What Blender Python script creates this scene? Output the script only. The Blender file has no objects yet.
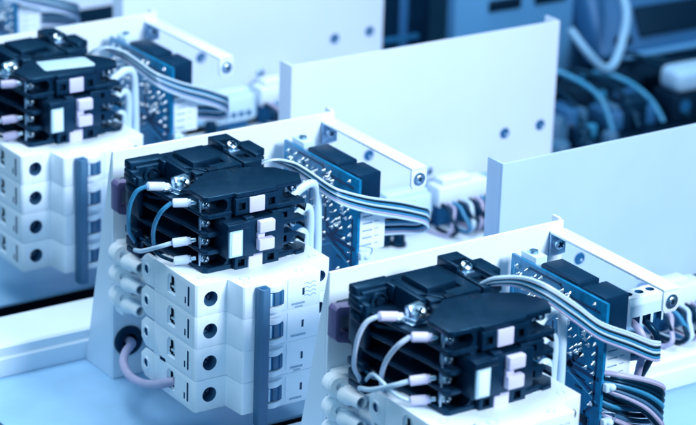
import bpy, bmesh, math, random
from mathutils import Vector, Matrix, Quaternion
random.seed(7)
MM = 0.001
C = bpy.context.scene.collection
V = Vector

# ------------------------------------------------------------------ materials
def mat(name, col, rough=.5, metal=0, bump=0, bscale=900, var=0, vscale=60, spec=.5, sss=0, coat=0, tint=None):
    m = bpy.data.materials.new(name); m.use_nodes = True
    nt = m.node_tree; b = nt.nodes['Principled BSDF']
    b.inputs['Base Color'].default_value = (*col, 1)
    b.inputs['Roughness'].default_value = rough
    b.inputs['Metallic'].default_value = metal
    b.inputs['Specular IOR Level'].default_value = spec
    b.inputs['Coat Weight'].default_value = coat
    if tint: b.inputs['Specular Tint'].default_value = (*tint, 1)
    tc = nt.nodes.new('ShaderNodeTexCoord')
    if bump:
        n = nt.nodes.new('ShaderNodeTexNoise'); n.inputs['Scale'].default_value = bscale; n.inputs['Detail'].default_value = 3
        nt.links.new(tc.outputs['Object'], n.inputs['Vector'])
        bp = nt.nodes.new('ShaderNodeBump'); bp.inputs['Strength'].default_value = bump; bp.inputs['Distance'].default_value = .0003
        nt.links.new(n.outputs['Fac'], bp.inputs['Height']); nt.links.new(bp.outputs['Normal'], b.inputs['Normal'])
    if var:
        n2 = nt.nodes.new('ShaderNodeTexNoise'); n2.inputs['Scale'].default_value = vscale; n2.inputs['Detail'].default_value = 6
        n2.inputs['Roughness'].default_value = .65
        nt.links.new(tc.outputs['Object'], n2.inputs['Vector'])
        r = nt.nodes.new('ShaderNodeMapRange'); r.inputs['From Min'].default_value = .3; r.inputs['From Max'].default_value = .7
        r.inputs['To Min'].default_value = 1 - var; r.inputs['To Max'].default_value = 1 + var
        nt.links.new(n2.outputs['Fac'], r.inputs['Value'])
        mx = nt.nodes.new('ShaderNodeVectorMath'); mx.operation = 'SCALE'
        mx.inputs[0].default_value = col; nt.links.new(r.outputs['Result'], mx.inputs['Scale'])
        nt.links.new(mx.outputs['Vector'], b.inputs['Base Color'])
        r2 = nt.nodes.new('ShaderNodeMapRange'); r2.inputs['To Min'].default_value = max(0, rough - .1); r2.inputs['To Max'].default_value = min(1, rough + .12)
        nt.links.new(n2.outputs['Fac'], r2.inputs['Value']); nt.links.new(r2.outputs['Result'], b.inputs['Roughness'])
    return m

M = dict(
    sheet=mat('painted_sheet', (.70, .82, .95), .42, bump=.10, bscale=1500, var=.02, vscale=12),
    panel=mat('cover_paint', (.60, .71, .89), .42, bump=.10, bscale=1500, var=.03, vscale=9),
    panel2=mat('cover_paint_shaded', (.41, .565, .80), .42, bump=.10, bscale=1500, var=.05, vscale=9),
    tray=mat('tray_paint', (.25, .48, .72), .33, bump=.12, bscale=1200, var=.14, vscale=16),
    white=mat('white_plastic', (.72, .84, .96), .4, bump=.12, bscale=2200, var=.03, vscale=80),
    white2=mat('grey_white_plastic', (.55, .75, .90), .45, bump=.1, bscale=2000, var=.03),
    nylon=mat('nylon', (.78, .88, .97), .35, bump=.08, bscale=900, var=.03),
    black=mat('black_plastic', (.0012, .011, .030), .36, tint=(.16, .56, 1), bump=.30, bscale=1600, var=.25, vscale=120, spec=.8),
    black2=mat('dark_recess', (.001, .006, .018), .55, tint=(.16, .56, 1), bump=.1),
    relay=mat('relay_case', (.002, .020, .055), .38, tint=(.16, .56, 1), bump=.25, bscale=2500, var=.2, vscale=90),
    pcb=mat('board_laminate', (.004, .17, .37), .32, tint=(.16, .56, 1), bump=.15, bscale=600, var=.35, vscale=140, coat=.3),
    trace=mat('board_trace', (.05, .36, .62), .35, tint=(.16, .56, 1), var=.15),
    traced=mat('board_gap', (.001, .035, .11), .4, tint=(.16, .56, 1)),
    metal=mat('bright_metal', (.50, .68, .84), .32, 1.0, bump=.25, bscale=900, var=.12, vscale=300),
    metald=mat('grey_metal', (.35, .55, .75), .34, 1.0, bump=.2, var=.2, vscale=200),
    solder=mat('solder', (.80, .92, 1.0), .22, .75),
    bar=mat('grey_blue_bar', (.035, .13, .26), .5, bump=.15, var=.08),
    dark=mat('toggle_dark', (.012, .10, .24), .4, tint=(.16, .56, 1)),
    print=mat('grey_print', (.25, .42, .60), .6),
    mauve=mat('mauve_insulation', (.40, .40, .60), .42, bump=.1, var=.08, vscale=200),
    mauved=mat('dark_mauve_plastic', (.12, .11, .25), .4, bump=.1),
    pink=mat('lilac_tab', (.60, .60, .86), .45, bump=.1, var=.04),
    label=mat('pale_label', (.72, .85, .97), .45, var=.03, vscale=300),
    hose2=mat('plug_case', (.30, .52, .76), .5),
    hose=mat('pale_hose', (.20, .42, .66), .5),
    sticker=mat('sticker_paper', (.42, .62, .80), .55, var=.12, vscale=500),
    window=mat('pale_window', (.45, .68, .85), .3, var=.08, vscale=200),
    sleeve=mat('pale_sleeve', (.55, .68, .88), .4, bump=.1, var=.06, vscale=300),
    teal=mat('blue_wire', (.03, .24, .46), .35, var=.06),
    wireblk=mat('black_wire', (.001, .012, .03), .33, tint=(.16, .56, 1)),
    wirewht=mat('white_wire', (.52, .71, .88), .34, var=.03),
    rubber=mat('black_rubber', (.001, .014, .035), .45, tint=(.16, .56, 1), bump=.1),
    table=mat('dark_table', (.001, .008, .022), .45, tint=(.16, .56, 1), bump=.1, var=.3, vscale=8),
    midblue=mat('mid_blue_case', (.015, .11, .28), .5, var=.06, vscale=20),
    paleblue=mat('pale_case', (.07, .26, .52), .5, var=.05, vscale=20),
)

# ------------------------------------------------------------------ mesh helpers (millimetres)
class B:
    def __init__(s): s.bm = bmesh.new(); s.mats = []
    def mi(s, m):
        if m not in s.mats: s.mats.append(m)
        return s.mats.index(m)
    def merge(s, t, m, smooth=False):
        i = s.mi(m)
        for f in t.faces: f.material_index = i; f.smooth = smooth
        me = bpy.data.meshes.new('tmp'); t.to_mesh(me); t.free(); s.bm.from_mesh(me); bpy.data.meshes.remove(me)
        return s
    def box(s, x0, x1, y0, y1, z0, z1, m, bev=.3, rot=None, seg=2):
        t = bmesh.new(); bmesh.ops.create_cube(t, size=1)
        c = V(((x0+x1)/2, (y0+y1)/2, (z0+z1)/2)); d = (abs(x1-x0), abs(y1-y0), abs(z1-z0))
        for v in t.verts: v.co = V((v.co.x*d[0], v.co.y*d[1], v.co.z*d[2]))
        if bev: bmesh.ops.bevel(t, geom=t.edges[:], offset=min(bev, min(d)*.45), segments=seg, profile=.5, affect='EDGES')
        for v in t.verts: v.co = (rot @ v.co if rot else v.co) + c
        return s.merge(t, m, False)
    def prism(s, pts, z0, z1, m, bev=.3, axis='z'):
        """polygon extruded along an axis; pts in the remaining two axes (xy, xz for 'y', yz for 'x')"""
        t = bmesh.new()
        def p3(a, b, h): return {'z': (a, b, h), 'y': (a, h, b), 'x': (h, a, b)}[axis]
        lo = [t.verts.new(p3(a, b, z0)) for a, b in pts]; hi = [t.verts.new(p3(a, b, z1)) for a, b in pts]
        t.faces.new(lo); t.faces.new(hi); n = len(pts)
        for i in range(n): t.faces.new((lo[i], lo[(i+1) % n], hi[(i+1) % n], hi[i]))
        bmesh.ops.recalc_face_normals(t, faces=t.faces[:])
        if bev: bmesh.ops.bevel(t, geom=t.edges[:], offset=bev, segments=2, profile=.5, affect='EDGES')
        return s.merge(t, m)
    def cyl(s, a, b, r, m, r2=None, n=28, bev=0, smooth=True):
        a, b = V(a), V(b); t = bmesh.new(); L = (b-a).length
        bmesh.ops.create_cone(t, cap_ends=True, segments=n, radius1=r, radius2=r if r2 is None else r2, depth=L)
        if bev:
            es = [e for e in t.edges if abs(e.verts[0].co.z-e.verts[1].co.z) < 1e-6]
            bmesh.ops.bevel(t, geom=es, offset=bev, segments=2, profile=.5, affect='EDGES')
        q = V((0, 0, 1)).rotation_difference((b-a).normalized()).to_matrix()
        for v in t.verts: v.co = q @ v.co + (a+b)/2
        i = s.mi(m)
        for f in t.faces: f.smooth = smooth and len(f.verts) == 4
        for f in t.faces: f.material_index = i
        me = bpy.data.meshes.new('tmp'); t.to_mesh(me); t.free(); s.bm.from_mesh(me); bpy.data.meshes.remove(me)
        return s
    def lathe(s, a, d, prof, m, n=28, cap=True):
        """profile of (radius, height) revolved around direction d from point a"""
        a = V(a); q = V((0, 0, 1)).rotation_difference(V(d).normalized()).to_matrix(); t = bmesh.new(); rings = []
        for r, h in prof:
            rings.append([t.verts.new(a + q @ V((r*math.cos(2*math.pi*k/n), r*math.sin(2*math.pi*k/n), h))) for k in range(n)])
        for u, w in zip(rings, rings[1:]):
            for k in range(n): t.faces.new((u[k], u[(k+1) % n], w[(k+1) % n], w[k]))
        for ring in (rings[0], rings[-1]) if cap else ():
            try: t.faces.new(ring)
            except ValueError: pass
        bmesh.ops.recalc_face_normals(t, faces=t.faces[:])
        return s.merge(t, m, True)
    def ball(s, c, r, m, sc=(1, 1, 1), sub=2):
        t = bmesh.new(); bmesh.ops.create_icosphere(t, subdivisions=sub, radius=r)
        for v in t.verts: v.co = V((v.co.x*sc[0], v.co.y*sc[1], v.co.z*sc[2])) + V(c)
        return s.merge(t, m, True)
    def tube(s, pts, r, m, n=12, closed=False, r1=None, step=8):
        P = smooth_path(pts, step); t = bmesh.new(); rings = []; up = None
        for i, p in enumerate(P):
            d = (P[min(i+1, len(P)-1)] - P[max(i-1, 0)]).normalized()
            if up is None:
                up = d.orthogonal().normalized()
            up = (up - d*up.dot(d)).normalized(); sd = d.cross(up)
            rr = r if r1 is None else r + (r1-r)*i/(len(P)-1)
            rings.append([t.verts.new(p + (up*math.cos(2*math.pi*k/n) + sd*math.sin(2*math.pi*k/n))*rr) for k in range(n)])
        for u, w in zip(rings, rings[1:]):
            for k in range(n): t.faces.new((u[k], u[(k+1) % n], w[(k+1) % n], w[k]))
        t.faces.new(rings[0]); t.faces.new(rings[-1])
        bmesh.ops.recalc_face_normals(t, faces=t.faces[:])
        return s.merge(t, m, True)
    def screw(s, c, d, r, m=None, h=1.2, slot=True):
        m = m or M['metal']; c = V(c); d = V(d).normalized()
        s.lathe(c, d, [(r, 0), (r, h*.45), (r*.86, h*.8), (r*.5, h), (.01, h*1.05)], m)
        if slot:
            q = V((0, 0, 1)).rotation_difference(d).to_matrix() @ Matrix.Rotation(random.uniform(.3, 1.2), 3, 'Z')
            for k in (0, 1):
                L = r*1.15; w = r*.28
                rr = q @ Matrix.Rotation(k*math.pi/2, 3, 'Z'); cc = c + d*(h*.95)
                t = bmesh.new(); bmesh.ops.create_cube(t, size=1)
                for v in t.verts: v.co = rr @ V((v.co.x*L, v.co.y*w, v.co.z*h*.35)) + cc
                s.merge(t, M['black2'])
        return s

def smooth_path(pts, step=8):
    pts = [V(p) for p in pts]
    if len(pts) < 3: return pts
    out = []
    for i in range(len(pts)-1):
        p0 = pts[max(i-1, 0)]; p1 = pts[i]; p2 = pts[i+1]; p3 = pts[min(i+2, len(pts)-1)]
        for k in range(step):
            t = k/step
            out.append(.5*((2*p1) + (p2-p0)*t + (2*p0-5*p1+4*p2-p3)*t*t + (3*p1-p0-3*p2+p3)*t*t*t))
    out.append(pts[-1]); return out

def thing(name, label, cat, loc=(0, 0, 0), group=None):
    o = bpy.data.objects.new(name, None); C.objects.link(o); o.empty_display_size = .01
    o.location = V(loc)*MM; o['label'] = label; o['category'] = cat
    if group: o['group'] = group
    return o

def obj(name, b, parent=None, cut=None, org=None, wn=False):
    """link builder b as one mesh; coordinates are unit-local mm. org: local base of its top-level thing"""
    root = parent
    while root is not None and root.parent: root = root.parent
    base = (root.location/MM if root is not None else V((0, 0, 0))) if org is None else V(org)
    if cut is not None:
        def raw(bb):
            me = bpy.data.meshes.new('x'); bb.bm.to_mesh(me)
            for m in bb.mats: me.materials.append(m)
            o = bpy.data.objects.new('x', me); C.objects.link(o); return o
        A, K = raw(b), raw(cut)
        md = A.modifiers.new('b', 'BOOLEAN'); md.object = K; md.operation = 'DIFFERENCE'; md.solver = 'EXACT'; md.use_self = True
        try: md.material_mode = 'TRANSFER'
        except Exception: pass
        dg = bpy.context.evaluated_depsgraph_get(); dg.update()
        me = bpy.data.meshes.new_from_object(A.evaluated_get(dg))
        bpy.data.objects.remove(A); bpy.data.objects.remove(K)
    else:
        me = bpy.data.meshes.new(name); b.bm.to_mesh(me)
        for m in b.mats: me.materials.append(m)
    me.name = name
    me.set_sharp_from_angle(angle=math.radians(38))
    # put the object's origin at the middle-bottom of its own shape
    xs = [v.co for v in me.vertices]
    o0 = V(((min(v.x for v in xs)+max(v.x for v in xs))/2, (min(v.y for v in xs)+max(v.y for v in xs))/2, min(v.z for v in xs)))
    me.transform(Matrix.Translation(-o0)); me.transform(Matrix.Scale(MM, 4))
    o = bpy.data.objects.new(name, me); C.objects.link(o)
    if parent is not None:
        pb = parent['_o'] if '_o' in parent else list(base)
        o.parent = parent; o.location = (o0 - V(pb))*MM
    else: o.location = (o0)*MM
    o['_o'] = list(o0)
    return o

def tag(o, label, cat, group=None, kind=None):
    if label: o['label'] = label; o['category'] = cat
    if group: o['group'] = group
    if kind: o['kind'] = kind
    return o

UNITS = {}   # unit -> (dx, dy, turn)
POS = {0: (12, 424, .03), 1: (7.3, 210.3, .021), 2: (0, 0, 0), 3: (8.8, -196.3, .007)}
THINGS = []  # prototypes of the middle unit
def place(root, k):
    dx, dy, t = POS[k]
    R = Matrix.Translation(V((dx, dy, 0))*MM) @ Matrix.Rotation(t, 4, 'Z')
    root.location = R @ root.location; root.rotation_euler = (0, 0, t)
def copy_tree(o, parent=None):
    c = o.copy(); C.objects.link(c)
    if parent: c.parent = parent
    for ch in [x for x in bpy.data.objects if x.parent == o]: copy_tree(ch, c)
    return c
def swap(root, old, new):
    for o in bpy.data.objects:
        if o.type == 'MESH' and (o == root or o.parent == root or (o.parent and o.parent.parent == root)):
            for i, s in enumerate(o.material_slots):
                if s.material == old: s.link = 'OBJECT'; s.material = new

# ================================================================== ENCLOSURE
def build_enclosure():
    T = thing('equipment_enclosure', '', 'enclosure', (100, 0, 0))
    sh = M['sheet']
    b = B(); b.box(-77, 372, -88, 33, -2, 0, M['tray'], .5); obj('base_tray', b, T)
    b = B()
    b.prism([(31.6, .05), (31.6, 10.5), (33, 11.6), (33, 16.5), (34.8, 18), (69, 18), (71.4, 16.2), (71.4, .05)], -110, 392, sh, .25, 'x')
    b.box(-110, 392, 71.6, 74.5, -2, 2, M['white2'], .4)
    obj('rail', b, T)
    # mounting plate with tapering side gusset and narrow returned edge
    b = B(); b.box(0, 141, 0, 1.8, .1, 132, sh, .5)
    c = B(); c.cyl((9.3, -3, 21.5), (9.3, 5, 21.5), 7.0, sh)
    p = obj('mounting_plate', b, T, cut=c)
    b = B(); b.prism([(1.9, .1), (31, .1), (1.9, 131.3)], 0, 1.8, sh, .3, 'x'); obj('gusset', b, p)
    b = B(); b.box(139.2, 141, 1.9, 8, .1, 132.6, sh, .4); obj('side_flange', b, p)
    b = B(); b.lathe((9.3, -2.4, 21.5), (0, 1, 0), [(4.6, 0), (7.6, 0), (8.6, .8), (8.6, 2.2), (7.0, 2.4), (7.0, 4.6), (8.4, 4.8), (8.4, 6.2), (4.6, 6.2), (4.6, 0)], M['rubber'], cap=False)
    b.cyl((9.3, 1.5, 21.5), (9.3, 3, 21.5), 4.7, M['black2'])
    obj('grommet', b, p)
    # holding bracket
    b = B(); b.box(131.8, 141.6, -88, -.15, 126.4, 127.9, sh, .5)
    b.box(131.8, 141.6, -1.7, -.2, 114.8, 126.35, M['metald'], .3)
    e = B()
    b.prism([(131.8, 126.35), (141.6, 126.35), (141.6, 117.5), (139.8, 115.5), (133.4, 115.5), (131.8, 117.5)], -88, -86.5, sh, .25, 'y')
    br = obj('bracket', b, T)
    s = B(); s.lathe((136.6, -1.8, 120.8), (0, -1, 0), [(4.0, 0), (4.0, .5), (2.9, .7)], M['metald']); s.screw((136.6, -2.2, 120.8), (0, -1, 0), 2.9, h=1.8); obj('screw', s, br)
    s = B(); s.lathe((136.8, -88.1, 121.2), (0, -1, 0), [(3.6, 0), (3.6, .4), (2.3, .5)], M['metald']); s.screw((136.8, -88.3, 121.2), (0, -1, 0), 2.4, h=.9); obj('screw', s, br)
    # cover panel behind the rail: body with an opening below, legs, returned ends
    b = B()
    b.prism([(162, 133), (361, 133), (361, -1.9), (350, -1.9), (350, 41), (176, 41), (176, -1.9), (162, -1.9)], 78.4, 80, M['panel'], .35, 'y')
    c = B()
    for x, z in ((322, 65), (350, 66), (219, 68)): c.cyl((x, 74, z), (x, 84, z), 2.4, M['panel'])
    p = obj('cover_panel', b, T, cut=c)
    b = B(); b.box(162, 163.6, 80.1, 92, -1.9, 133, M['panel'], .4); obj('side_flange', b, p)
    b = B(); b.box(359.4, 361, 80.1, 92, -1.9, 133, M['panel'], .4); obj('side_flange', b, p)
    for x, z in ((322, 65), (350, 66), (219, 68)):
        s = B(); s.lathe((x, 78.3, z), (0, -1, 0), [(3.3, 0), (3.5, .3), (2.5, .6), (2.0, .2)], M['dark']); s.cyl((x, 84, z), (x, 80.2, z), 4, M['rubber'])
        s.ball((x+1, 78.2, z-1), 1.1, M['metal']); obj('screw', s, p)
    s = B(); s.screw((264, 78.3, 50), (0, -1, 0), 3, h=2); obj('screw', s, p)
    return T

# ================================================================== CONTACTOR
def build_contactor():
    T = thing('contactor', '', 'contactor', (28, -40, 88))
    k = M['black']; d = M['black2']
    b = B()
    b.box(-6, 64, -36, -28, 88, 136, k, .8)                                    # base plate
    b.box(-8.8, 12, -34.5, -27.6, 133.6, 138.6, k, 1.2); b.box(-9.6, -4, -37.5, -29, 131, 134.6, k, 1.0); b.box(9.4, 13, -60, -34.6, 126, 138.3, k, .6); b.box(8, 48, -40, -28, 130, 138, k, .8)
    b.box(14, 48, -62, -36.1, 92, 137.4, k, .6)                               # body
    b.box(14, 44, -88, -60, 96, 135.6, k, .4)
    b.box(-8.0, -4.8, -42, -28.2, 110, 132.3, k, .7); b.box(-9.2, -5, -38, -30, 122, 126, k, .6)
    b.box(-9.6, -4.8, -40, -29, 128, 131.5, k, .6)
    b.box(-9.4, -4.8, -42, -30, 99, 103, k, .6); b.box(-8.8, -4.8, -42, -30, 92, 97, k, .6)
    b.box(-8.5, 62, -44, -30.1, 88.2, 91.6, k, .6)
    b.box(46, 66, -46, -30.1, 133.2, 137.4, k, .7); b.box(62, 66, -46, -30.2, 92, 133, k, .7)
    # diagonal rim from the pocket to the head
    b.prism([(10, -46), (14, -46), (26, -64), (21, -64)], 133.5, 138.1, k, .3)
    # pocket floor and mounting boss
    b.prism([(-4.5, -36.2), (13.8, -36.2), (13.8, -62), (6, -62), (-4.5, -46)], 122.0, 123.6, k, .2)
    b.lathe((2.6, -36, 130.4), (0, -1, 0), [(4.6, 0), (4.6, 1.6), (3.7, 1.8), (3.7, .4), (2, .3)], k)
    b.cyl((2.6, -36.2, 130.4), (2.6, -37.4, 130.4), 1.7, d); b.box(3, 9, -37.2, -36, 129.2, 131.6, k, .3)
    # raised slab on top, slots
    b.prism([(16, -35), (34.5, -34), (33.7, -54), (16.4, -55.5)], 137.4, 141.0, k, .5)
    b.prism([(12, -33), (15.2, -33), (15.4, -57), (11.8, -54)], 137.5, 138.6, k, .3)
    b.prism([(34.8, -30.2), (41, -30.2), (41, -64), (24, -64), (24, -57.5), (34.8, -57)], 136.5, 138.9, k, .3)
    obj_h = B()
    # roof of the head
    roof = [(-1.3, -80), (-1.1, -95.6), (1, -97), (15.5, -97), (16.5, -99), (40, -99), (41.5, -97), (56, -97), (60.5, -88), (54, -75), (42, -68), (30, -65), (18.5, -64.5)]
    b.prism(roof, 135.6, 138.2, k, .35)
    b.box(31, 36.5, -71, -66, 137.0, 138.35, d, .1)
    b.box(20.5, 26, -64.5, -61, 137.4, 139.0, d, .1)
    # barriers between the poles
    bar = [(-5.6, -44), (-5.6, -30.2), (10, -30.2), (48, -30.2), (50, -34), (50, -62), (52, -84), (56, -95.5), (41.5, -97), (15.5, -97), (1, -97), (-1.1, -95.6), (-1.3, -82)]
    for z in (126.6, 116.9, 107.2): b.prism(bar, z, z+1.9, k, .3)
    b.prism(bar, 96.8, 99.6, k, .4)
    # jagged right finger tips
    for z in (119.6, 110.6, 102.2, 96.9):
        b.prism([(52, -84), (54, -97), (59.5, -96.2), (64.6, -89.5), (63.4, -84)], z, z+1.9, k, .35)
    # end walls of the four poles
    for i, z in enumerate((132.1, 122.4, 112.7, 103.2)):
        b.box(2.2, 15.3, -96.4, -86, z-4.2, z+4.2, k, .3)
        b.box(42, 54, -95.6, -86, z-4.2, z+4.2, k, .3)
        (b.box(6, 13.6, -60, -37, z-4.2, z+1, k, .3) if i else None)
    cut = B()
    for i, z in enumerate((132.1, 122.4, 112.7, 103.2)):
        cut.cyl((9.2, -99, z), (9.2, -89, z), 3.5, d)
        cut.box(-2, 9, -99, -89, z-3.4, z+3.4, d, 0)
        cut.cyl((49, -99, z), (49, -89, z), 3.2, d); cut.box(49, 60, -99, -89, z-3.2, z+3.2, d, 0)
    hs = obj('housing', b, T, cut=cut)
    # screws and clamps of the terminals
    for z in (132.1, 122.4, 112.7, 103.2):
        s = B(); s.screw((3.0, -90.3, z-.2), (-.35, -1, .25), 2.6, h=3.2); s.box(.4, 6, -89.8, -88.6, z-3.0, z+2.6, M['metald'], .2)
        s.cyl((-.6, -92, z-3), (-.6, -92, z+3), .5, M['metal']); obj('terminal_screw', s, T)
        s = B(); s.screw((54.5, -90.3, z), (.1, -1, .3), 2.3, h=2.6); s.box(51, 58, -89.6, -88.4, z-2.6, z+2.6, M['metald'], .2); obj('terminal_screw', s, T)
    # central column
    b = B()
    b.box(15.6, 41.4, -99.4, -90, 126.4, 135.5, k, .4)
    b.box(15.6, 42, -99.6, -90, 94.2, 105.6, k, .5)
    b.box(17.4, 42, -100.4, -90, 93.4, 95.6, k, .3)
    b.box(8, 42, -104, -90, 105.7, 124.6, k, .5)
    b.box(7.2, 20, -106.4, -104.1, 121.4, 124.9, k, .4)
    b.box(19.2, 24.2, -103.6, -99, 104.6, 126, k, .3)
    b.box(36.5, 50, -101, -94, 119.5, 125.6, k, .4)
    b.box(36.5, 50, -101, -94, 106.5, 112.5, k, .4)
    b.box(40, 57, -99.6, -93, 116.5, 119, k, .4)
    b.box(40, 57, -99.6, -93, 126.0, 128.5, k, .4)
    cut = B()
    for x, z in ((19.6, 130.8), (37, 130.8), (19.4, 100.4), (37, 100.4)): cut.box(x-2, x+2, -103, -97, z-1.9, z+1.9, d, 0)
    cut.box(41.5, 45.5, -103, -96.5, 121, 124, d, 0); cut.box(41.5, 45.5, -103, -96.5, 107.6, 111, d, 0)
    f = obj('front_cover', b, T, cut=cut)
    b = B(); b.box(8.8, 16.6, -105.6, -103.9, 106.8, 121.2, M['window'], .5); b.box(9.9, 15.5, -105.9, -105.5, 108, 120, M['label'], .2); obj('window', b, f)
    for x0, x1, z0, z1, nm in ((23.4, 32.4, 127.0, 135.3, 'label_tab'), (23.2, 31.6, 95.6, 104.6, 'label_tab')):
        b = B(); b.box(x0, x1, -100.6, -99.3, z0, z1, M['pink'], .4); obj(nm, b, f)
    b = B(); b.box(25.4, 34.6, -107.6, -103.8, 117.8, 124.2, M['pink'], .7); b.box(25.4, 29.6, -105.6, -103.8, 114.6, 117.7, M['pink'], .4); obj('push_tab', b, f)
    b = B(); b.box(25.2, 34.4, -107.6, -103.8, 108.2, 114.5, M['pink'], .7); obj('push_tab', b, f)
    # coil terminal block with its screw on the back of the top
    b = B()
    b.box(41.3, 53, -44, -28, 136.2, 142.6, k, .7)
    b.box(42, 53, -64, -44.1, 135, 139.2, k, .5)
    b.box(51.5, 55, -60, -30, 132, 141, k, .6)
    cut = B(); cut.cyl((46.8, -47, 142.5), (46.8, -37, 142.5), 3.9, d); cut.box(44, 50, -58, -52, 137.6, 144, d, 0); cut.box(42.9, 50.7, -48, -40, 139.5, 146, d, 0)
    cb = obj('coil_terminal', b, T, cut=cut)
    s = B(); s.screw((46.8, -43.2, 140.3), (0, -.6, 1), 3.1, h=3.2); s.box(43.6, 50, -47, -41, 138.9, 139.6, M['metald'], .2); obj('screw', s, cb)
    # lug screws in the left pocket
    b = B()
    b.prism([(-1, -53), (12, -50), (16, -57), (12, -67), (1, -66)], 128.6, 129.6, M['metal'], .2)
    b.box(1, 12.6, -65, -54.5, 129.7, 131.6, M['metal'], .5, rot=Matrix.Rotation(.25, 3, 'Z'))
    b.box(1.6, 11.8, -62, -58, 130.6, 137.2, M['metal'], .9, rot=Matrix.Rotation(.25, 3, 'Z') @ Matrix.Rotation(-.45, 3, 'X'))
    b.screw((6.4, -62.4, 133.4), (-.35, -1, .55), 3.7, h=3.4)
    b.box(10.5, 17.5, -60, -52, 131, 132.6, M['metal'], .5, rot=Matrix.Rotation(.35, 3, 'Y'))
    b.box(-3.2, 1.2, -61, -55, 129.8, 131.6, M['metal'], .6)
    obj('lug_screw', b, T)
    s = B(); s.screw((8, -60.4, 102.5), (-.2, -1, .2), 3.3, h=2.6); s.cyl((8, -58, 102.5), (8, -60.4, 102.5), 4, M['metald']); obj('screw', s, T)
    s = B(); s.screw((-3.5, -44, 97.5), (-.2, -1, .2), 2.4, h=2.2); s.cyl((-3.5, -40, 97.5), (-3.5, -44, 97.5), 2.4, M['metald']); obj('screw', s, T)
    b = B()   # mauve clip at the foot of the base
    b.prism([(-2.4, 101), (-4, 103), (-4, 117.4), (-2.4, 119), (12, 117), (12, 112.6), (-1.0, 113.8), (-1.0, 105), (12, 103), (12, 97)], -12, -5, M['mauved'], .5, 'y')
    b.box(4, 30, -27.8, -.3, 99, 117, M['black'], .5)
    obj('mounting_clip', b, T)
    return T

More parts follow.
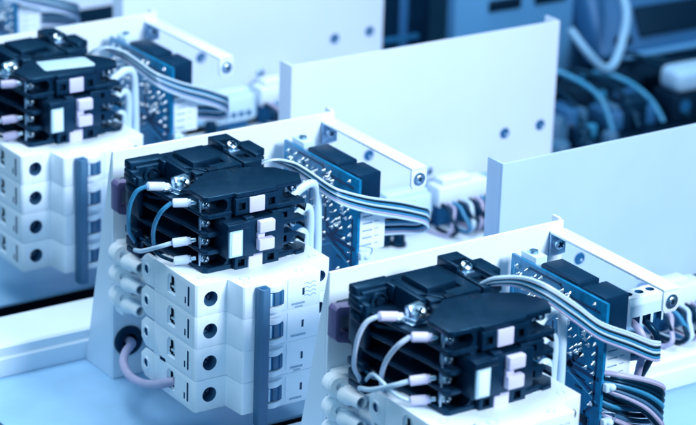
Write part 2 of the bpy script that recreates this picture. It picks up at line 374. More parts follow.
# ================================================================== CIRCUIT BREAKER
def build_breaker():
    T = thing('circuit_breaker', '', 'circuit breaker', (28, -90, 26.5))
    w = M['white']
    b = B(); pitch = 17.6; z0 = 26.8
    prof = [(-12, -66), (-12, -106.8), (-10.8, -108), (6.2, -108), (7.4, -121), (8.4, -122), (52.6, -122), (53.6, -121), (54.2, -109.6), (66, -109.6), (67, -108.6), (67, -66)]
    for i in range(4):
        b.prism(prof, z0+i*pitch+.04, z0+(i+1)*pitch-(.16 if i == 0 else .04), w, .34 if i == 0 else .22)
    cut = B()
    for i in range(4):
        z = z0 + (i+.5)*pitch
        cut.cyl((-3.4, -112, z), (-3.4, -95, z), 4.1, M['bar'])
        cut.cyl((61.2, -112, z), (61.2, -95, z), 3.1, M['bar'])
        # arched wire entries and slots on the left end
        cut.box(-16, -10.9, -87.4, -79.4, z-4.6, z+3.2, w, 0)
        cut.cyl((-16, -83.4, z+2.4), (-10.9, -83.4, z+2.4), 4.0, w)
        cut.box(-16, -7.5, -85.6, -81.6, z-3.6, z+4.6, M['black2'], 0)
        cut.box(-16, -7.5, -87.0, -80.4, z-2.8, z+.6, M['black2'], 0)
        cut.box(-16, -9, -101.6, -99.8, z-5, z+5.6, M['dark'], 0)
        cut.box(-16, -9, -98.2, -96.8, z-4.6, z-1, M['dark'], 0)
        # toggle wells
        cut.box(20.9, 31, -124, -117, z-4.4, z+3.8, M['dark'], 0)
        cut.box(42.2, 43.6, -124, -121.2, z-2.2, z+1.8, M['bar'], 0)
    cut.box(-14, -8, -78, -72, z0+pitch-1, z0+pitch+1, M['dark'], 0)
    h = obj('housing', b, T, cut=cut)
    for i in range(4):
        z = z0 + (i+.5)*pitch
        s = B(); s.screw((-3.4, -101.4, z), (0, -1, 0), 3.6, M['metald'], h=1.6); obj('terminal_screw', s, T)
        s = B(); s.screw((61.2, -97.6, z), (0, -1, 0), 2.8, M['metald'], h=1.8); obj('terminal_screw', s, T)
        s = B(); s.cyl((-9.8, -83.6, z+2.9), (-8.0, -83.6, z+2.9), 1.3, M['white2']); s.box(-10.6, -8, -86.6, -80.8, z-1.9, z-.9, M['white2'], .2)
        s.box(-10.4, -8, -84.1, -83.4, z-3.2, z+4.2, M['white2'], .1); obj('wire_clamp', s, T)
        # curved lever surround and lever
        b = B()
        arc = [(20.8, -122.1)] + [(20.8+10.6*t/8, -122.1-3.0*math.sin(math.pi*(.18+.82*t/8))) for t in range(9)] + [(31.6, -122.1)]
        b.prism(arc, z+3.9, z+7.2, w, .15); b.prism(arc, z-7.4, z-4.5, w, .15)
        obj('lever_surround', b, T)
        b = B(); b.box(21.4, 30.6, -123.6, -118, z-4.1, z+3.5, M['dark'], .5)
        b.box(24.5, 27.4, -124.0, -123.4, z-3.9, z+3.3, M['bar'], .2); b.box(22, 23.3, -123.9, -123.4, z-3.9, z+3.3, M['window'], .2)
        b.box(28.6, 29.6, -123.9, -123.4, z-3.9, z+3.3, M['bar'], .2)
        obj('lever', b, T)
        # clip at the back of the module
        b = B()
        hx = [(-65.8, z-8), (-57, z-8), (-52.6, z-4.4), (-52.6, z+4.2), (-57, z+8.2), (-65.8, z+8.2)]
        b.prism(hx, -12, -9.6, w, .4, 'x')
        c = B(); c.cyl((-14, -58.4, z+.2), (-7, -58.4, z+.2), 2.3, M['dark'], n=16)
        o = obj('rear_clip', b, T, cut=c)
        b = B(); b.box(-11.5, -10.4, -59, -57.8, z-2, z+2.2, M['metald'], .2); b.lathe((-12, -58.4, z+.2), (-1, 0, 0), [(2.3, -.3), (2.4, .5), (3.4, .5), (3.7, -.1)], w, cap=False); obj('clip_ring', b, o)
    b = B()
    b.box(-9, 64, -65.9, -61, 28, 96.4, w, .5)
    obj('back_shell', b, T)
    # tie bar joining the levers
    b = B(); b.prism([(14, -122.2), (14, -126.6), (15.2, -128.4), (18.8, -128.4), (20.2, -126.6), (20.2, -122.2)], 20.8, 96.4, M['bar'], .4)
    b.cyl((17.1, -125.4, 96.3), (17.1, -125.4, 96.7), 1.7, M['dark'])
    obj('tie_bar', b, T)
    # printed marks
    b = B(); y = -122.25
    for r in range(4):
        zz = 92.2 - r*2.2
        b.tube([(43.5, y, zz), (45, y, zz+.7), (46.8, y, zz-.3), (48.6, y, zz+.7), (50.4, y, zz)], .16, M['print'], n=5, step=4)
    for i in range(4):
        z = z0 + (i+.5)*pitch
        x = 36.0
        for q in range(7):
            wd = random.uniform(.5, 1.2); b.box(x, x+wd, y-.05, y+.1, z-6.6, z-5.6, M['print'], 0); x += wd+.35
        if i in (1, 3):
            x = 38.0
            for q in range(5):
                wd = random.uniform(.4, .9); b.box(x, x+wd, y-.05, y+.1, z-8.2, z-7.5, M['print'], 0); x += wd+.3
        b.box(33.4, 33.6, y-.05, y+.1, z-7.5, z+7.5, M['white2'], 0)
    obj('printed_marks', b, T)
    # moulded ejector marks on the top
    for x, yy, r in ((-4, -100, 2.2), (14, -112, 2.6), (12, -117, 1.8), (57, -82, 2.2), (60, -103, 2.0), (44, -116, 2), (50, -95, 1.7)):
        b = B(); b.lathe((x, yy, 97.0), (0, 0, 1), [(.01, .1), (r*.8, .1), (r*.84, .4), (r, .4), (r*1.06, 0)], M['white2']); obj('moulded_ring', b, T)
    return T

def build_din_rail():
    T = thing('mounting_rail', '', 'mounting rail', (28, -30, 0))
    b = B()
    b.box(10, 45, -60.8, -59.6, 28.0, 84, M['metald'], .3); b.box(16, 39, -59.5, -56, 28.0, 84, M['metald'], .3)
    b.box(16, 18, -56, -.2, 30, 84, M['white2'], .3); b.box(37, 39, -56, -.2, 30, 84, M['white2'], .3)
    obj('rail_profile', b, T)
    return T

# ================================================================== CIRCUIT BOARD
def build_board():
    T = thing('circuit_board', '', 'circuit board', (104, -45, 0))
    R = random.Random(3)
    b = B(); b.box(103, 104.7, -81, -7, 22, 124, M['pcb'], .15)
    bd = obj('board', b, T)
    x = 102.95
    b = B()
    def tr(pts, w, m='trace'):
        for (y0, z0), (y1, z1) in zip(pts, pts[1:]):
            L = math.hypot(y1-y0, z1-z0); a = math.atan2(z1-z0, y1-y0)
            b.box(x-.06 if m == 'trace' else x-.10, x+.02, (y0+y1)/2-L/2-w/2, (y0+y1)/2+L/2+w/2, (z0+z1)/2-w/2, (z0+z1)/2+w/2, M[m], 0, rot=Matrix.Rotation(a, 3, 'X'))
    tr([(-22, 121.5), (-46, 121.5), (-49, 118), (-76, 118)], 1.2, 'traced')
    tr([(-10, 120), (-10, 96), (-16, 90), (-16, 60)], 1.0)
    tr([(-76, 100), (-76, 70), (-70, 64), (-70, 40)], 1.4, 'traced')
    tr([(-50, 106), (-50, 92), (-58, 84), (-78, 84)], 2.2, 'traced')
    tr([(-38, 108), (-78, 108)], 1.0); tr([(-64, 98), (-64, 92), (-56, 84), (-44, 84)], 2.4, 'traced')
    tr([(-40, 76), (-52, 84), (-76, 76)], 1.6, 'traced'); tr([(-40, 72), (-56, 80), (-78, 72)], .8)
    tr([(-30, 112), (-30, 74)], 1.0); tr([(-34, 112), (-34, 74)], .8, 'traced')
    for k in range(26):
        y0 = R.uniform(-78, -12); z = R.uniform(26, 116); y1 = max(-79, min(-9, y0+R.uniform(-16, 16))); z1 = z+R.choice((-6, 0, 6, 0))
        tr([(y0, z), (y1, z), (y1, z1)], R.choice((.5, .7, 1.1)), R.choice(('trace', 'traced', 'traced')))
    for y0, z, dy, dz in ((-70, 60, 6, 4), (-60, 54, 5, 7), (-66, 38, 9, 3), (-44, 50, 5, 5), (-36, 60, 4, 7), (-74, 34, 3, 6), (-54, 40, 6, 4), (-22, 62, 6, 6)):
        b.box(x-1.1, x, y0-dy/2, y0+dy/2, z-dz/2, z+dz/2, M['black2'], .2)
        for q in (-1, 0, 1): b.box(x-.5, x, y0-dy/2-.9, y0+dy/2+.9, z+q*dz*.3-.3, z+q*dz*.3+.3, M['metald'], 0)
    tk = obj('trace_pattern', b, bd)
    b = B()
    pts = []
    for y, z in ((-12, 119), (-14, 116), (-20, 120), (-17, 114), (-13, 110), (-19, 109), (-24, 117), (-27, 114), (-23, 108), (-16, 105), (-27, 119), (-31, 116), (-26, 103), (-30, 107),
                 (-34, 113), (-21, 103), (-13, 103), (-33, 103), (-49, 115), (-53, 116), (-56, 114), (-51, 109), (-57, 107), (-68, 113), (-69, 110.5), (-54, 105), (-47, 104), (-16, 99), (-30, 98),
                 (-24, 111), (-15.5, 112), (-20, 113)): pts.append((y, z))
    for i in range(6): pts.append((-74.6, 101-i*5.0))
    for y, z in ((-56, 98), (-60, 100), (-64, 97), (-58, 93), (-62, 92), (-61, 95.5), (-66, 92), (-57, 89.5), (-67, 101), (-50, 100), (-50, 84), (-49.5, 80), (-44, 96), (-40, 90), (-66, 103)): pts.append((y, z))
    for k in range(44): pts.append((R.uniform(-78, -10), R.uniform(26, 74)))
    for k in range(46): pts.append((R.uniform(-42, -10), R.uniform(84, 121)))
    for k in range(36): pts.append((R.uniform(-76, -36), R.uniform(84, 121)))
    for y, z in pts:
        r = R.choice((.55, .7, .8, .95, 1.2))
        b.lathe((x, y, z), (-1, R.uniform(-.25, .25), R.uniform(-.3, .3)), [(r*1.25, -.1), (r*1.0, .35), (r*.5, 1.0), (r*.32, 1.9), (.02, 2.1)], M['solder'], n=10)
    obj('solder_joints', b, bd)
    b = B(); b.box(104.8, 118.2, -56.6, -28, 107, 125.6, M['relay'], .5); b.box(105.6, 117.4, -56, -28.6, 125.6, 125.9, M['relay'], .1); obj('relay', b, T)
    b = B(); b.box(104.8, 119.6, -77.2, -60, 105.4, 125.2, M['relay'], .5); obj('relay', b, T)
    b = B(); b.box(104.8, 112, -24, -12, 117, 127, M['white2'], .5); b.cyl((108, -18, 127), (108, -18, 128.5), 2.2, M['metald']); obj('capacitor', b, T)
    # white plug connector with latch slots
    b = B(); b.box(104.8, 123.2, -77.6, -56, 81.4, 103.6, M['white'], .5)
    cut = B()
    for i in range(5):
        cut.box(108.6, 114.6, -80, -76.9, 84.4+i*4.1, 85.2+i*4.1, M['print'], 0)
        cut.box(116.2, 119, -80, -77.0, 84.8+i*4.1, 85.3+i*4.1, M['print'], 0)
    obj('plug_connector', b, T, cut=cut)
    for zc in (84.6, 66):
        b = B(); b.box(103.6, 108.4, -84.2, -81.1, zc-5.6, zc-1.2, M['white2'], .6); b.ball((107.5, -83.5, zc-3.4), 2.2, M['white2'])
        b.tube([(104.2, -82, zc+2.4), (110.5, -84, zc+.6), (109.6, -84.6, zc-2.6)], .35, M['metal'], n=6)
        obj('latch', b, T)
    b = B(); b.box(104.8, 108, -78, -10, 6, 9, M['white2'], .3); b.box(102.6, 104.9, -80, -9, .15, 22.5, M['white2'], .3); b.box(104.8, 116, -80, -9, .15, 1.4, M['white2'], .3); obj('board_holder', b, T)
    return T

# ================================================================== WIRES
def wire(name, label, cat, group, pts, r, m, ends=None, loc=None):
    loc = loc or pts[0]
    T = thing(name, label, cat, loc, group)
    b = B(); b.tube(pts, r, m); obj('insulation', b, T)
    if ends:
        b = B(); a, c, rr, mm = ends
        a, c = V(a), V(c); d = c-a
        b.lathe(a, d, [(r*1.15, 0), (rr, d.length*.06), (rr, d.length*.8), (rr*.8, d.length*.86), (rr*.8, d.length)], mm, n=16)
        dn = d.normalized(); b.cyl(c, c+dn*2.6, rr*.55, M['metal'], n=12)
        obj('sleeve', b, T)
    return T

def ribbon(T, rows, order, r=.68, n=8, skew=0):
    P = [V(a) for a, _ in rows]; Q = [V(c) for _, c in rows]
    groups = {}
    for i in range(n):
        t = (i+.5)/n
        groups.setdefault(order[i], []).append([p.lerp(q, t) for p, q in zip(P, Q)])
    for m, paths in groups.items():
        for pts in paths:
            b = B(); b.tube(pts, r, M[m], n=8, step=7); obj('strand', b, T)

def build_ribbon_mid():
    T = thing('ribbon_cable', '', 'ribbon cable', (110, -70, 86))
    rows = [((47, -52, 118), (49, -46, 118)), ((52, -58, 132), (54, -50, 130)), ((60, -64, 137.5), (62, -56, 134.5)), ((71.7, -64, 134.5), (71.7, -60, 129.5)), ((76, -72, 132), (75, -71, 126.4)),
            ((81.2, -86, 127.1), (81.6, -85, 119.8)), ((88, -89.5, 123.8), (88.6, -89.5, 115.0)), ((105.4, -88, 116.8), (105.8, -88, 107.2)), ((127.8, -84, 109.2), (128.3, -84, 98.6)),
            ((144, -80, 102.4), (144.6, -80, 91.8)), ((151.2, -77, 99.0), (151.8, -77, 87.2)), ((154.0, -73, 94.6), (154.5, -73, 83)), ((151, -68, 90.5), (151.6, -68, 80)), ((141, -66, 92), (141, -66, 81)), ((122, -65, 95), (122, -65, 83.0))]
    ribbon(T, rows, ['wirewht', 'wireblk', 'teal', 'wirewht', 'wireblk', 'teal', 'mauve', 'wirewht'])
    return T

def build_ribbon_front():
    T = thing('ribbon_cable', '', 'ribbon cable', (100, -70, 88))
    rows = [((44, -50, 122), (46, -46, 120)), ((43.5, -56, 135.2), (43.7, -53, 130.8)), ((44.6, -62, 141.2), (44.8, -58, 135.6)), ((47.6, -67, 144.3), (47.6, -64, 138.9)), ((55.1, -75, 145.9), (55.5, -73, 139.8)),
            ((62, -84, 144.2), (62.6, -84, 135.2)), ((75.5, -90, 134.2), (76.3, -90, 123.8)), ((91.5, -90, 121.4), (92.2, -90, 111.6)), ((114.2, -86, 109.4), (114.9, -86, 98.9)),
            ((132, -81.5, 99.4), (132.6, -81.5, 88.6)), ((139.5, -79, 96.4), (140.1, -79, 85.6)), ((142, -75, 94.6), (142, -75, 83.8)), ((138, -70, 94), (138, -70, 83.4)), ((122, -67, 96.5), (122, -67, 84.0))]
    ribbon(T, rows, ['wirewht', 'sleeve', 'wireblk', 'teal', 'wirewht', 'wireblk', 'teal', 'mauve'])
    return T

def build_coil():
    T = thing('wire_loop', 'loop of dark, blue and mauve strands below the nearest ribbon cable', 'wire loop', (120, -84, 50))
    cols = ['mauve', 'wireblk', 'wireblk', 'teal', 'wireblk', 'bar', 'mauve', 'wireblk']
    for i, c in enumerate(cols):
        t = i/7; dz = -t*22
        b = B()
        b.tube([(105, -80, 88+dz*.45), (112, -85, 87+dz*.55), (126, -87, 82+dz*.75), (137, -86, 76+dz), (140.5, -82, 71+dz), (136, -76, 69+dz), (124, -78, 72+dz*.9), (112, -82, 76+dz*.72), (104.9, -79, 79+dz*.62)], 1.35, M[c], n=8)
        obj('strand', b, T)
    b = B(); b.tube([(134, -84, 60), (142, -82, 55), (147, -80, 44), (149, -78, 25), (150, -70, 2)], .9, M['mauve'], n=8); obj('strand', b, T)
    return T

def build_strip():
    T = thing('terminal_strip', '', 'terminal strip', (-2, -12, 40))
    n = M['nylon']; b = B()
    b.box(-2, 16, -9, -.2, 42, 84, n, 1.2)
    for z in (77.4, 65.0, 52.6):
        b.lathe((-1.2, -5, z), (-.30, -1, .22), [(6.0, -3), (6.2, 4), (5.9, 6.4), (4.6, 7.6), (2.0, 7.8), (1.8, 6.4), (.01, 6.4)], n)
        b.box(-2, 14, -15, -7, z-5.4, z+2.4, n, 1.4, seg=3)
        for xx in (-1.0, 9.4):
            b.lathe((xx, -12, z-2.4), (-.02, -1, .10), [(4.2, 0), (4.2, 6.5), (3.4, 7.6), (3.3, 15.2), (3.0, 15.8), (2.3, 15.8), (2.15, 15.2), (2.15, 10), (.01, 10)], n)
    body = obj('body', b, T)
    for z in (77.4, 65.0, 52.6):
        for xx in (-1.0, 9.4):
            s = B(); s.screw((xx-.3, -22.6, z-1.3), (0, -1, .1), 1.7, M['metald'], h=1); obj('clamp_screw', s, T)
    return T

GW = 'wires on the contactors'
def build_left_wires():
    out = []
    out.append(('a', wire('lug_wire', '', 'wire', GW, [(-11.5, -56.2, 133), (-15.6, -53, 129.6), (-17.2, -49, 119.8), (-13.5, -42, 104.6), (-8, -39, 96), (-2, -34, 88)], 1.15, M['teal'], ((-11.2, -56, 133.0), (.6, -58, 131.4), 2.35, M['sleeve']))))
    out.append(('b', wire('lug_wire', '', 'wire', GW, [(-10.4, -80, 131.8), (-14.1, -77, 127.2), (-14.3, -71, 119), (-12.3, -65, 110), (-6, -56, 98), (2, -48, 88)], 1.15, M['teal'], ((-10, -80, 131.7), (-1.6, -84.5, 131.9), 2.35, M['sleeve']))))
    out.append(('c', wire('lug_wire', '', 'wire', GW, [(-10.2, -80, 110), (-14.5, -74, 106.6), (-15.9, -60, 99.8), (-11, -44, 93.8), (-3, -34, 88)], 1.2, M['wirewht'], ((-9.8, -80, 110.0), (-1.6, -85, 111.6), 2.35, M['sleeve']))))
    out.append(('d', wire('lug_wire', '', 'wire', GW, [(-9, -80, 100), (-14.0, -75, 102.4), (-14.2, -63, 104.3), (-10.3, -52, 101.2), (-6.9, -44, 94.8), (-4, -36, 86)], .9, M['wireblk'], ((-8.6, -80, 99.9), (-1.6, -85.4, 101.8), 2.35, M['sleeve']))))
    return out
def build_right_wires():
    o = []
    for key, pts, r in (('a', [(58, -84, 121.2), (62, -81.5, 122.8), (66.6, -79, 124.3), (73, -78, 126.4), (77.2, -78, 125.2), (79, -78, 119), (79.6, -78, 104), (80, -78, 91), (79, -79, 70)], 2.2),
                        ('b', [(58, -84, 108.4), (62, -81.5, 110.0), (65.8, -79.4, 111.6), (71, -78.4, 113.8), (74, -78.2, 112.4), (75, -78, 106), (75, -78, 92), (74.6, -79, 70)], 2.1),
                        ('c', [(58, -85, 95.8), (61.5, -82.5, 97.2), (64.9, -80, 98.9), (68.6, -79.4, 101.2), (70.8, -79.4, 99.6), (71.4, -79.4, 93), (71.2, -80, 70)], 2.0)):
        o.append((key, wire('link_wire', '', 'wire', 'pale wires bending down beside the contactors', pts, r, M['wirewht'])))
    return o
def build_loop():
    T = wire('loop_cable', '', 'cable', 'mauve loop cables', [(9.3, 8, 20.5), (9.3, -4, 21.8), (4, -12, 23.6), (-4, -21, 24.6), (-10.5, -31, 23.6), (-13.8, -44, 22.6), (-14.4, -58, 24.4), (-14.0, -72, 29.0), (-13.2, -80, 33.0), (-9.5, -84, 35)], 2.35, M['mauve'])
    return T

# ================================================================== ASSEMBLE THE UNITS
protos = {}
protos['enclosure'] = build_enclosure()
protos['contactor'] = build_contactor()
protos['breaker'] = build_breaker()
protos['rail'] = build_din_rail()
protos['board'] = build_board()
protos['ribbon'] = build_ribbon_mid()
protos['strip'] = build_strip()
protos['loop'] = build_loop(); protos['strip'].location += V((3, 0, -1.5))*MM
for k, o in build_left_wires(): protos['lw_'+k] = o
for k, o in build_right_wires(): protos['rw_'+k] = o

UN = {2: 'the middle unit', 3: 'the nearest unit', 1: 'the upper left unit', 0: 'the farthest unit'}
LAB = {
 'enclosure': ('equipment enclosures standing in a row', {
    2: 'white folded sheet metal enclosure of the sharply focused middle unit', 3: 'white folded metal enclosure nearest the viewer, cut by the bottom and right edges',
    1: 'blurred white sheet metal enclosure of the upper left unit', 0: 'very blurred white sheet metal enclosure at the top edge, farthest of the row'}),
 'contactor': ('black contactors', {
    2: 'sharp black contactor with pale crimp sleeves above the middle white breaker', 3: 'large black contactor with lilac tabs at the bottom edge, nearest of all',
    1: 'black contactor with a white sticker on its roof, in the upper left unit', 0: 'very blurred black contactor of the farthest unit'}),
 'breaker': ('white four-pole circuit breakers', {
    2: 'sharp white four-pole circuit breaker with grey tie bar in the middle unit', 3: 'white circuit breaker cut by the bottom edge, under the nearest contactor',
    1: 'blurred white four-pole circuit breaker at the left edge', 0: 'very blurred circuit breaker of the farthest unit'}),
 'rail': ('metal mounting rails behind the breakers', {k: 'metal mounting rail behind the breaker of ' + UN[k] for k in UN}),
 'board': ('blue circuit boards with black relays', {k: 'upright blue circuit board with black relays in ' + UN[k] for k in UN}),
 'ribbon': ('striped ribbon cables', {k: 'striped ribbon cable folded back to the white plug of ' + UN[k] for k in UN}),
 'strip': ('white terminal strips', {k: 'white three-way terminal strip on the plate of ' + UN[k] for k in UN}),
 'loop': ('mauve loop cables', {k: 'mauve cable looping from grommet to breaker in ' + UN[k] for k in UN}),
 'lw_a': (GW, {k: 'sleeved wire to the bright lug screw, contactor of ' + UN[k] for k in UN}),
 'lw_b': (GW, {k: 'curved sleeved wire into top left pole, contactor of ' + UN[k] for k in UN}),
 'lw_c': (GW, {k: 'white sleeved wire into third left pole, contactor of ' + UN[k] for k in UN}),
 'lw_d': (GW, {k: 'sleeved wire into lowest left pole, contactor of ' + UN[k] for k in UN}),
 'rw_a': ('pale wires bending down beside the contactors', {k: 'outermost thick pale wire right of the contactor, ' + UN[k] for k in UN}),
 'rw_b': ('pale wires bending down beside the contactors', {k: 'second of three thick pale wires right of the contactor, ' + UN[k] for k in UN}),
 'rw_c': ('pale wires bending down beside the contactors', {k: 'innermost short pale wire right of the contactor, ' + UN[k] for k in UN}),
}
want = {3: [k for k in protos if k != 'ribbon'], 1: [k for k in protos if k not in ('strip', 'loop', 'lw_a', 'rail')], 0: ['enclosure', 'board', 'ribbon']}
unit = {2: dict(protos)}
for k in (1, 3, 0):
    unit[k] = {}
    for key in want[k]:
        c = copy_tree(protos[key]); place(c, k); unit[k][key] = c
unit[3]['ribbon'] = build_ribbon_front(); place(unit[3]['ribbon'], 3)
for ch in bpy.data.objects:
    if ch.parent == unit[1]['enclosure'] and ch.name.startswith('cover_panel'): ch.scale.x = 1.06; ch.location.x += .006
for k in unit:
    for key, o in unit[k].items():
        g, labs = LAB[key]; o['group'] = g; o['label'] = labs[k]
co = build_coil(); place(co, 3)

for k in (1, 3):
    for key, o in unit[k].items():
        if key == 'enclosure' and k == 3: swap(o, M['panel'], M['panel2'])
        if key.startswith('lw_'): swap(o, M['sleeve'], M['mauve'] if k == 1 else M['pink'])
        if key in ('lw_a', 'lw_b', 'lw_d') and k == 3: swap(o, M['teal'], M['sleeve']); swap(o, M['wireblk'], M['wirewht'])
        if key == 'rw_b' and k == 1: pass

unit[1]['ribbon'].scale.x = .84
for k, a in ((1, -.05), (3, .045)):
    for q, key in enumerate(('lw_a', 'lw_b', 'lw_c', 'lw_d')):
        if key in unit[k]: unit[k][key].rotation_euler.x += a*(1 if q % 2 else -.7); unit[k][key].rotation_euler.y += a*.6
# white sticker on the roof of the upper-left contactor
def sub_at(k, b, name, root):
    """a part added to a copied unit: geometry in that unit's own local millimetres"""
    base = {'contactor': V((28, -40, 88)), 'board': V((104, -45, 0))}[root]
    o = obj(name, b, None); o0 = V(o['_o']); o.parent = unit[k][root]; o.location = (o0-base)*MM; return o
b = B(); b.prism([(14.9, -88.5), (43.6, -93), (45.5, -90), (46.4, -77), (44.5, -75.6), (17.5, -71.4), (14.6, -86)], 138.25, 138.5, M['sticker'], .08); sub_at(1, b, 'sticker', 'contactor')

# screw terminal block on the board of the nearest unit and its wires
b = B(); b.box(131, 152.5, -64, -54, 100, 114.5, M['nylon'], .6); b.prism([(-66, 100), (-66, 111), (-64.1, 114), (-64.1, 100)], 131, 152.5, M['white2'], .2, 'x')
b.box(119.8, 131, -63, -56, 103, 108, M['pcb'], .2)
cut = B()
for i in range(3):
    cut.cyl((134.8+i*6.9, -59, 118), (134.8+i*6.9, -59, 111), 2.3, M['dark']); cut.box(132.2+i*6.9, 137.4+i*6.9, -70, -63, 98, 105, M['dark'], 0)
o = obj('terminal_block', b, None, cut=cut); o0 = V(o['_o']); o.parent = unit[3]['board']; o.location = (o0-V((104, -45, 0)))*MM
for nm, lab, pts, m, r in (
    ('supply_wire', 'mauve wire bending down from the nearest small pale terminal block', [(134.8, -62, 101.5), (134.8, -68, 100), (136.5, -71, 94), (137.5, -69, 82), (138, -60, 60), (140, -20, 19.5), (142, 10, 20)], 'mauve', 1.9),
    ('supply_wire', 'black wire bending down from the nearest small pale terminal block', [(141.7, -62, 101.5), (142, -68, 100), (145, -71, 94), (146, -68, 84), (147, -52, 58), (150, -15, 19.5), (152, 10, 20)], 'wireblk', 1.8)):
    t = wire(nm, lab, 'wire', 'wires at the small terminal block', pts, r, M[m]); place(t, 3)

# ---------------- wiring clutter in the openings below the cover panels
def clutter(k, seed):
    R = random.Random(seed)
    lab = {1: 'under the upper left cover panel', 2: 'under the central cover panel', 3: 'under the right edge cover panel'}[k]
    if k != 3:
        T = thing('connector_block', 'grey blurred connector block ' + lab, 'connector', (238, 66, 18), 'connector blocks below the cover panels')
        b = B(); b.box(222, 256, 62, 76, 24, 42, M['white2'], 1); b.box(224, 254, 64, 74, 42, 45, M['white2'], .8)
        for i in range(5): b.box(225+i*6, 229+i*6, 61.6, 62.4, 27, 31, M['dark'], .2)
        b.box(226, 252, 64, 70, 18.2, 24, M['dark'], .4)
        obj('body', b, T); place(T, k)
    T = thing('connector_block', 'white blurred connector block ' + lab, 'connector', (278, 66, 18), 'connector blocks below the cover panels')
    b = B(); b.box(260, 298, 60, 74, 32, 45, M['white'], 1); b.box(264, 286, 62, 72, 45, 49, M['white'], 1)
    b.box(262, 296, 64, 70, 18.2, 31.9, M['dark'], .5)
    obj('body', b, T); place(T, k)
    # separate wires
    cols = ['wireblk', 'mauve', 'teal', 'wireblk', 'wirewht', 'wireblk', 'mauve', 'teal', 'wireblk']
    words = {'wireblk': 'black', 'mauve': 'mauve', 'teal': 'blue', 'wirewht': 'white'}
    cnt = {}
    for i, c in enumerate(cols):
        x = 262 + i*4.2
        g = words[c] + ' wires hanging from the connector blocks ' + lab
        lx = R.uniform(-8, 6)
        t = wire('hanging_wire', 'thin ' + words[c] + ' wire hanging from connector blocks ' + lab, 'wire', g,
                 [(x, 64, 34), (x+1, 54, 33), (x+lx*.5, 47, 29+R.uniform(-2, 2)), (x+lx, 42+R.uniform(-2, 2), 24), (x+lx*1.3, 46, 19.6), (x+lx*1.8, 60, 19.2)], R.uniform(1.0, 1.5), M[c])
        place(t, k)
    g = 'dark rubber plugs on the rail ' + lab
    for i, (x, y, h, r) in enumerate(((217, 56, 13, 4.5), (224, 50, 8, 3.8), (300, 58, 14, 5), (306, 48, 9, 4))):
        if k == 3 and i < 2: continue
        T = thing('rubber_plug', 'dark rubber plug standing on the rail ' + lab, 'plug', (x, y, 18.1), g)
        b = B(); b.lathe((x, y, 18.1), (0, 0, 1), [(r*1.2, 0), (r*1.2, 2), (r, 2.4), (r*.9, h*.8), (r*.6, h), (.01, h)], M['rubber']); obj('plug_body', b, T); place(T, k)
clutter(1, 5); clutter(2, 9); clutter(3, 12)

# ================================================================== BACKGROUND EQUIPMENT (blurred)
def W(o): return o
T = thing('equipment_casing', 'blurred pale casing with dark oval slots, at the top edge', 'casing', (560, 345, -20))
b = B(); b.box(474, 612, 340, 352, -19.8, 95, M['paleblue'], 2)
cut = B()
obj('casing_body', b, T)
for x in (519, 562):
    b = B(); b.box(x-15, x+15, 338.2, 341, 49, 58, M['black2'], 2.4, seg=3); obj('vent_slot', b, T)
T = thing('test_instrument', 'blurred blue instrument with a dark display window in the upper right corner', 'instrument', (650, 300, -20))
rot = Matrix.Rotation(math.radians(-28), 3, 'X') @ Matrix.Rotation(math.radians(3), 3, 'Z')
b = B()
b.box(585, 740, 318, 342, 0, 62, M['midblue'], 5, rot=rot, seg=3)
b.box(594, 730, 306, 326, -19.8, 2, M['black'], 3)
body = obj('casing_body', b, T)
b = B(); b.box(626, 702, 312.2, 316, 19, 43, M['black2'], 3, rot=rot, seg=3); obj('display_window', b, T)
b = B(); b.box(604, 746, 300, 311, 5, 10, M['paleblue'], 2, rot=rot, seg=3); obj('front_lip', b, T)
for x in (604, 611):
    b = B(); b.lathe((x, 306, 22), (0, -1, .2), [(4, 0), (4, 3), (3, 4), (.01, 4)], M['black2']); obj('knob', b, T)
T = thing('hose', 'blurred pale hose curving down before the upper right instrument', 'hose', (600, 290, 0))
b = B(); b.tube([(606, 330, 96), (598, 300, 64), (592, 285, 50), (582, 276, 34), (572, 270, 22), (562, 266, 18), (552, 264, 22), (540, 266, 34), (530, 275, 50)], 3.2, M['hose'], n=16); obj('tube', b, T)
T = thing('cable_plug', 'blurred pale cable plug at the right edge on a black socket', 'plug', (610, 232, -20))
b = B(); b.box(596, 640, 226, 250, 3, 21, M['hose2'], 6, seg=3); obj('plug_head', b, T)
b = B(); b.box(594, 640, 228, 252, -19.8, 2.8, M['black2'], 2); b.lathe((606, 227.8, -7), (0, -1, 0), [(5, 0), (5, .6), (.01, .6)], M['dark']); obj('socket', b, T)
T = thing('blue_box', 'blurred low blue box beside the black socket at the right', 'box', (560, 240, -20))
b = B(); b.box(540, 588, 234, 262, -19.8, -5, M['midblue'], 3); b.box(546, 574, 238, 258, -5, -2, M['bar'], 2); obj('box_body', b, T)
T = thing('black_case', 'blurred black case between upper right instrument and blue box', 'case', (560, 290, -20))
b = B(); b.box(524, 660, 268, 296, -19.8, 6, M['black2'], 3); obj('case_body', b, T)
b = B(); b.lathe((588, 267.8, -6), (0, -1, 0), [(5, 0), (5, 1), (.01, 1)], M['dark']); obj('case_knob', b, T)
R = random.Random(4)
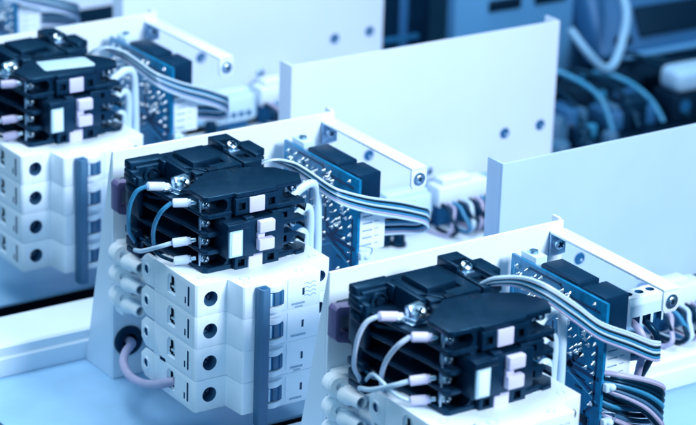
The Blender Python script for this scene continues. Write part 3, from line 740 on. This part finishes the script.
for i, (x, y, r, h, m, w_) in enumerate(((486, 232, 8, 22, 'bar', 'grey blue'), (504, 222, 7, 14, 'black', 'black'), (470, 246, 7, 18, 'black', 'black'), (516, 244, 8, 20, 'bar', 'grey blue'), (494, 204, 7, 12, 'black', 'black'), (524, 214, 6, 10, 'bar', 'grey blue'), (474, 210, 8, 12, 'bar', 'grey blue'))):
    T = thing('capacitor_can', 'blurred %s capacitor can right of the central cover panel' % w_, 'capacitor', (x, y, -20), w_ + ' capacitor cans in the cluster')
    b = B(); b.lathe((x, y, -19.9), (0, 0, 1), [(r, 0), (r, h-1.5), (r-.8, h), (r*.7, h), (r*.65, h-.6), (.01, h-.6)], M[m]); obj('can_body', b, T)
R = random.Random(8)
for i in range(14):
    x, y = R.uniform(455, 585), R.uniform(236, 300); c = R.choice(('black', 'bar', 'midblue'))
    h = R.uniform(8, 26); nm = {'black': 'black', 'bar': 'grey blue', 'midblue': 'blue'}[c]
    T = thing('relay_block', 'small blurred %s relay block in the dark clutter at upper right' % nm, 'relay', (x, y, -20), nm + ' relay blocks in the dark clutter')
    w1, w2 = R.uniform(6, 13), R.uniform(6, 12)
    b = B(); b.box(x-w1, x+w1, y-w2, y+w2, -19.8 if True else 0, -19.8+h, M[c], 1.2, rot=None); b.lathe((x+R.uniform(-4, 4), y-w2+.1, -19.8+h*.5), (0, -1, 0), [(2.6, 0), (2.4, 1.4), (.01, 1.5)], M['metald']); obj('relay_body', b, T)
for i, (c, nm) in enumerate((('wireblk', 'black'), ('teal', 'blue'), ('wireblk', 'black'), ('teal', 'blue'), ('wireblk', 'black'), ('wireblk', 'black'))):
    x = 480+i*24; z = R.uniform(2, 16)
    T = thing('loose_wire', 'blurred loose %s wire over the dark clutter at upper right' % nm, 'wire', (x, 250, -10), 'loose %s wires over the dark clutter' % nm)
    b = B(); b.tube([(x, 300, -4), (x+6, 276, z+8), (x+18, 256, z+6), (x+30, 240, z-6), (x+34, 228, -16)], 2.0, M[c]); obj('insulation', b, T)
for i in range(9):
    x, y, z = R.uniform(470, 590), R.uniform(226, 290), R.uniform(-16, 2); pale = i % 3
    T = thing('small_connector', 'small blurred %s connector in the dark clutter at upper right' % ('blue' if pale else 'pale'), 'connector', (x, y, -20), ('blue' if pale else 'pale') + ' connectors in the dark clutter')
    b = B(); b.box(x-4, x+4, y-3, y+3, -19.9, z+R.uniform(2, 6), M['teal' if pale else 'hose'], .8); obj('connector_body', b, T)
# things beyond the second panel gap
T = thing('dark_cabinet', 'blurred dark cabinet with a pale vertical strip, at the top edge', 'cabinet', (500, 380, -20))
b = B(); b.box(392, 474, 372, 392, -19.8, 120, M['black'], 2); obj('cabinet_body', b, T)
b = B(); b.box(444, 452, 369, 371.8, 20, 90, M['midblue'], 1); b.box(430, 462, 368.5, 371.8, 27, 31, M['dark'], .6); obj('strip', b, T)

# ================================================================== GROUND (bench)
b = B(); b.box(-900, 2200, -900, 2200, -24, -20.1, M['table'], 0); o = obj('table_top', b); tag(o, None, None, kind='structure')
b = B(); b.box(-900, 2200, 2190, 2200, -20, 900, M['midblue'], 0); o = obj('wall', b); tag(o, None, None, kind='structure')

for o in bpy.data.objects:
    if '_o' in o: del o['_o']

# ================================================================== CAMERA
yaw, pit, roll, D, f = .599, .366, .035, 1463.8, 2575.1
sy, cy, sp, cp = math.sin(yaw), math.cos(yaw), math.sin(pit), math.cos(pit)
fw = V((sy*cp, cy*cp, -sp)); r = V((cy, -sy, 0)); u = r.cross(fw)
r2 = r*math.cos(roll)+u*math.sin(roll); u2 = -r*math.sin(roll)+u*math.cos(roll)
pos = V((151.85, 0, 69.6)) - fw*D
cam = bpy.data.cameras.new('camera'); co_ = bpy.data.objects.new('camera', cam); C.objects.link(co_)
m = Matrix((r2, u2, -fw)).transposed().to_4x4(); m.translation = pos*MM; co_.matrix_world = m
cam.sensor_width = 36; cam.lens = 36*f/696; cam.clip_start = .05; cam.clip_end = 50
cam.dof.use_dof = True; cam.dof.focus_distance = 1.28; cam.dof.aperture_fstop = 11.5
bpy.context.scene.camera = co_

# ================================================================== LIGHT (blue-toned studio light)
w = bpy.data.worlds.new('World'); bpy.context.scene.world = w; w.use_nodes = True
nt = w.node_tree; bg = nt.nodes['Background']
tc = nt.nodes.new('ShaderNodeTexCoord'); sx = nt.nodes.new('ShaderNodeSeparateXYZ'); cr = nt.nodes.new('ShaderNodeValToRGB')
nt.links.new(tc.outputs['Generated'], sx.inputs[0]); nt.links.new(sx.outputs['Z'], cr.inputs[0]); nt.links.new(cr.outputs[0], bg.inputs[0])
cr.color_ramp.elements[0].position = 0; cr.color_ramp.elements[0].color = (.01, .38, .72, 1)
cr.color_ramp.elements[1].position = .9; cr.color_ramp.elements[1].color = (.20, .68, 1, 1)
bg.inputs[1].default_value = .46
def area(name, loc, tgt, size, power, col):
    l = bpy.data.lights.new(name, 'AREA'); l.shape = 'RECTANGLE'; l.size, l.size_y = size; l.energy = power; l.color = col
    o = bpy.data.objects.new(name, l); C.objects.link(o); o.location = loc
    o.rotation_euler = (V(tgt)-V(loc)).to_track_quat('-Z', 'Y').to_euler(); return o
area('ceiling_softbox', (-.1, .25, 1.5), (.0, .05, 0), (1.1, .9), 24, (.87, .925, 1))
area('left_softbox', (-1.5, -.75, .75), (0, 0, .05), (.7, .6), 6, (.68, .89, 1))
fl = area('front_softbox', (.55, -1.75, 1.25), (.0, .15, .05), (.55, .45), 9.8, (.87, .925, 1)); fl.data.spread = math.radians(75)
sc = bpy.context.scene
sc.view_settings.view_transform = 'Standard'; sc.view_settings.look = 'None'; sc.view_settings.exposure = 0
sc.render.engine = 'CYCLES'
sc.render.resolution_x, sc.render.resolution_y = 1024, 625
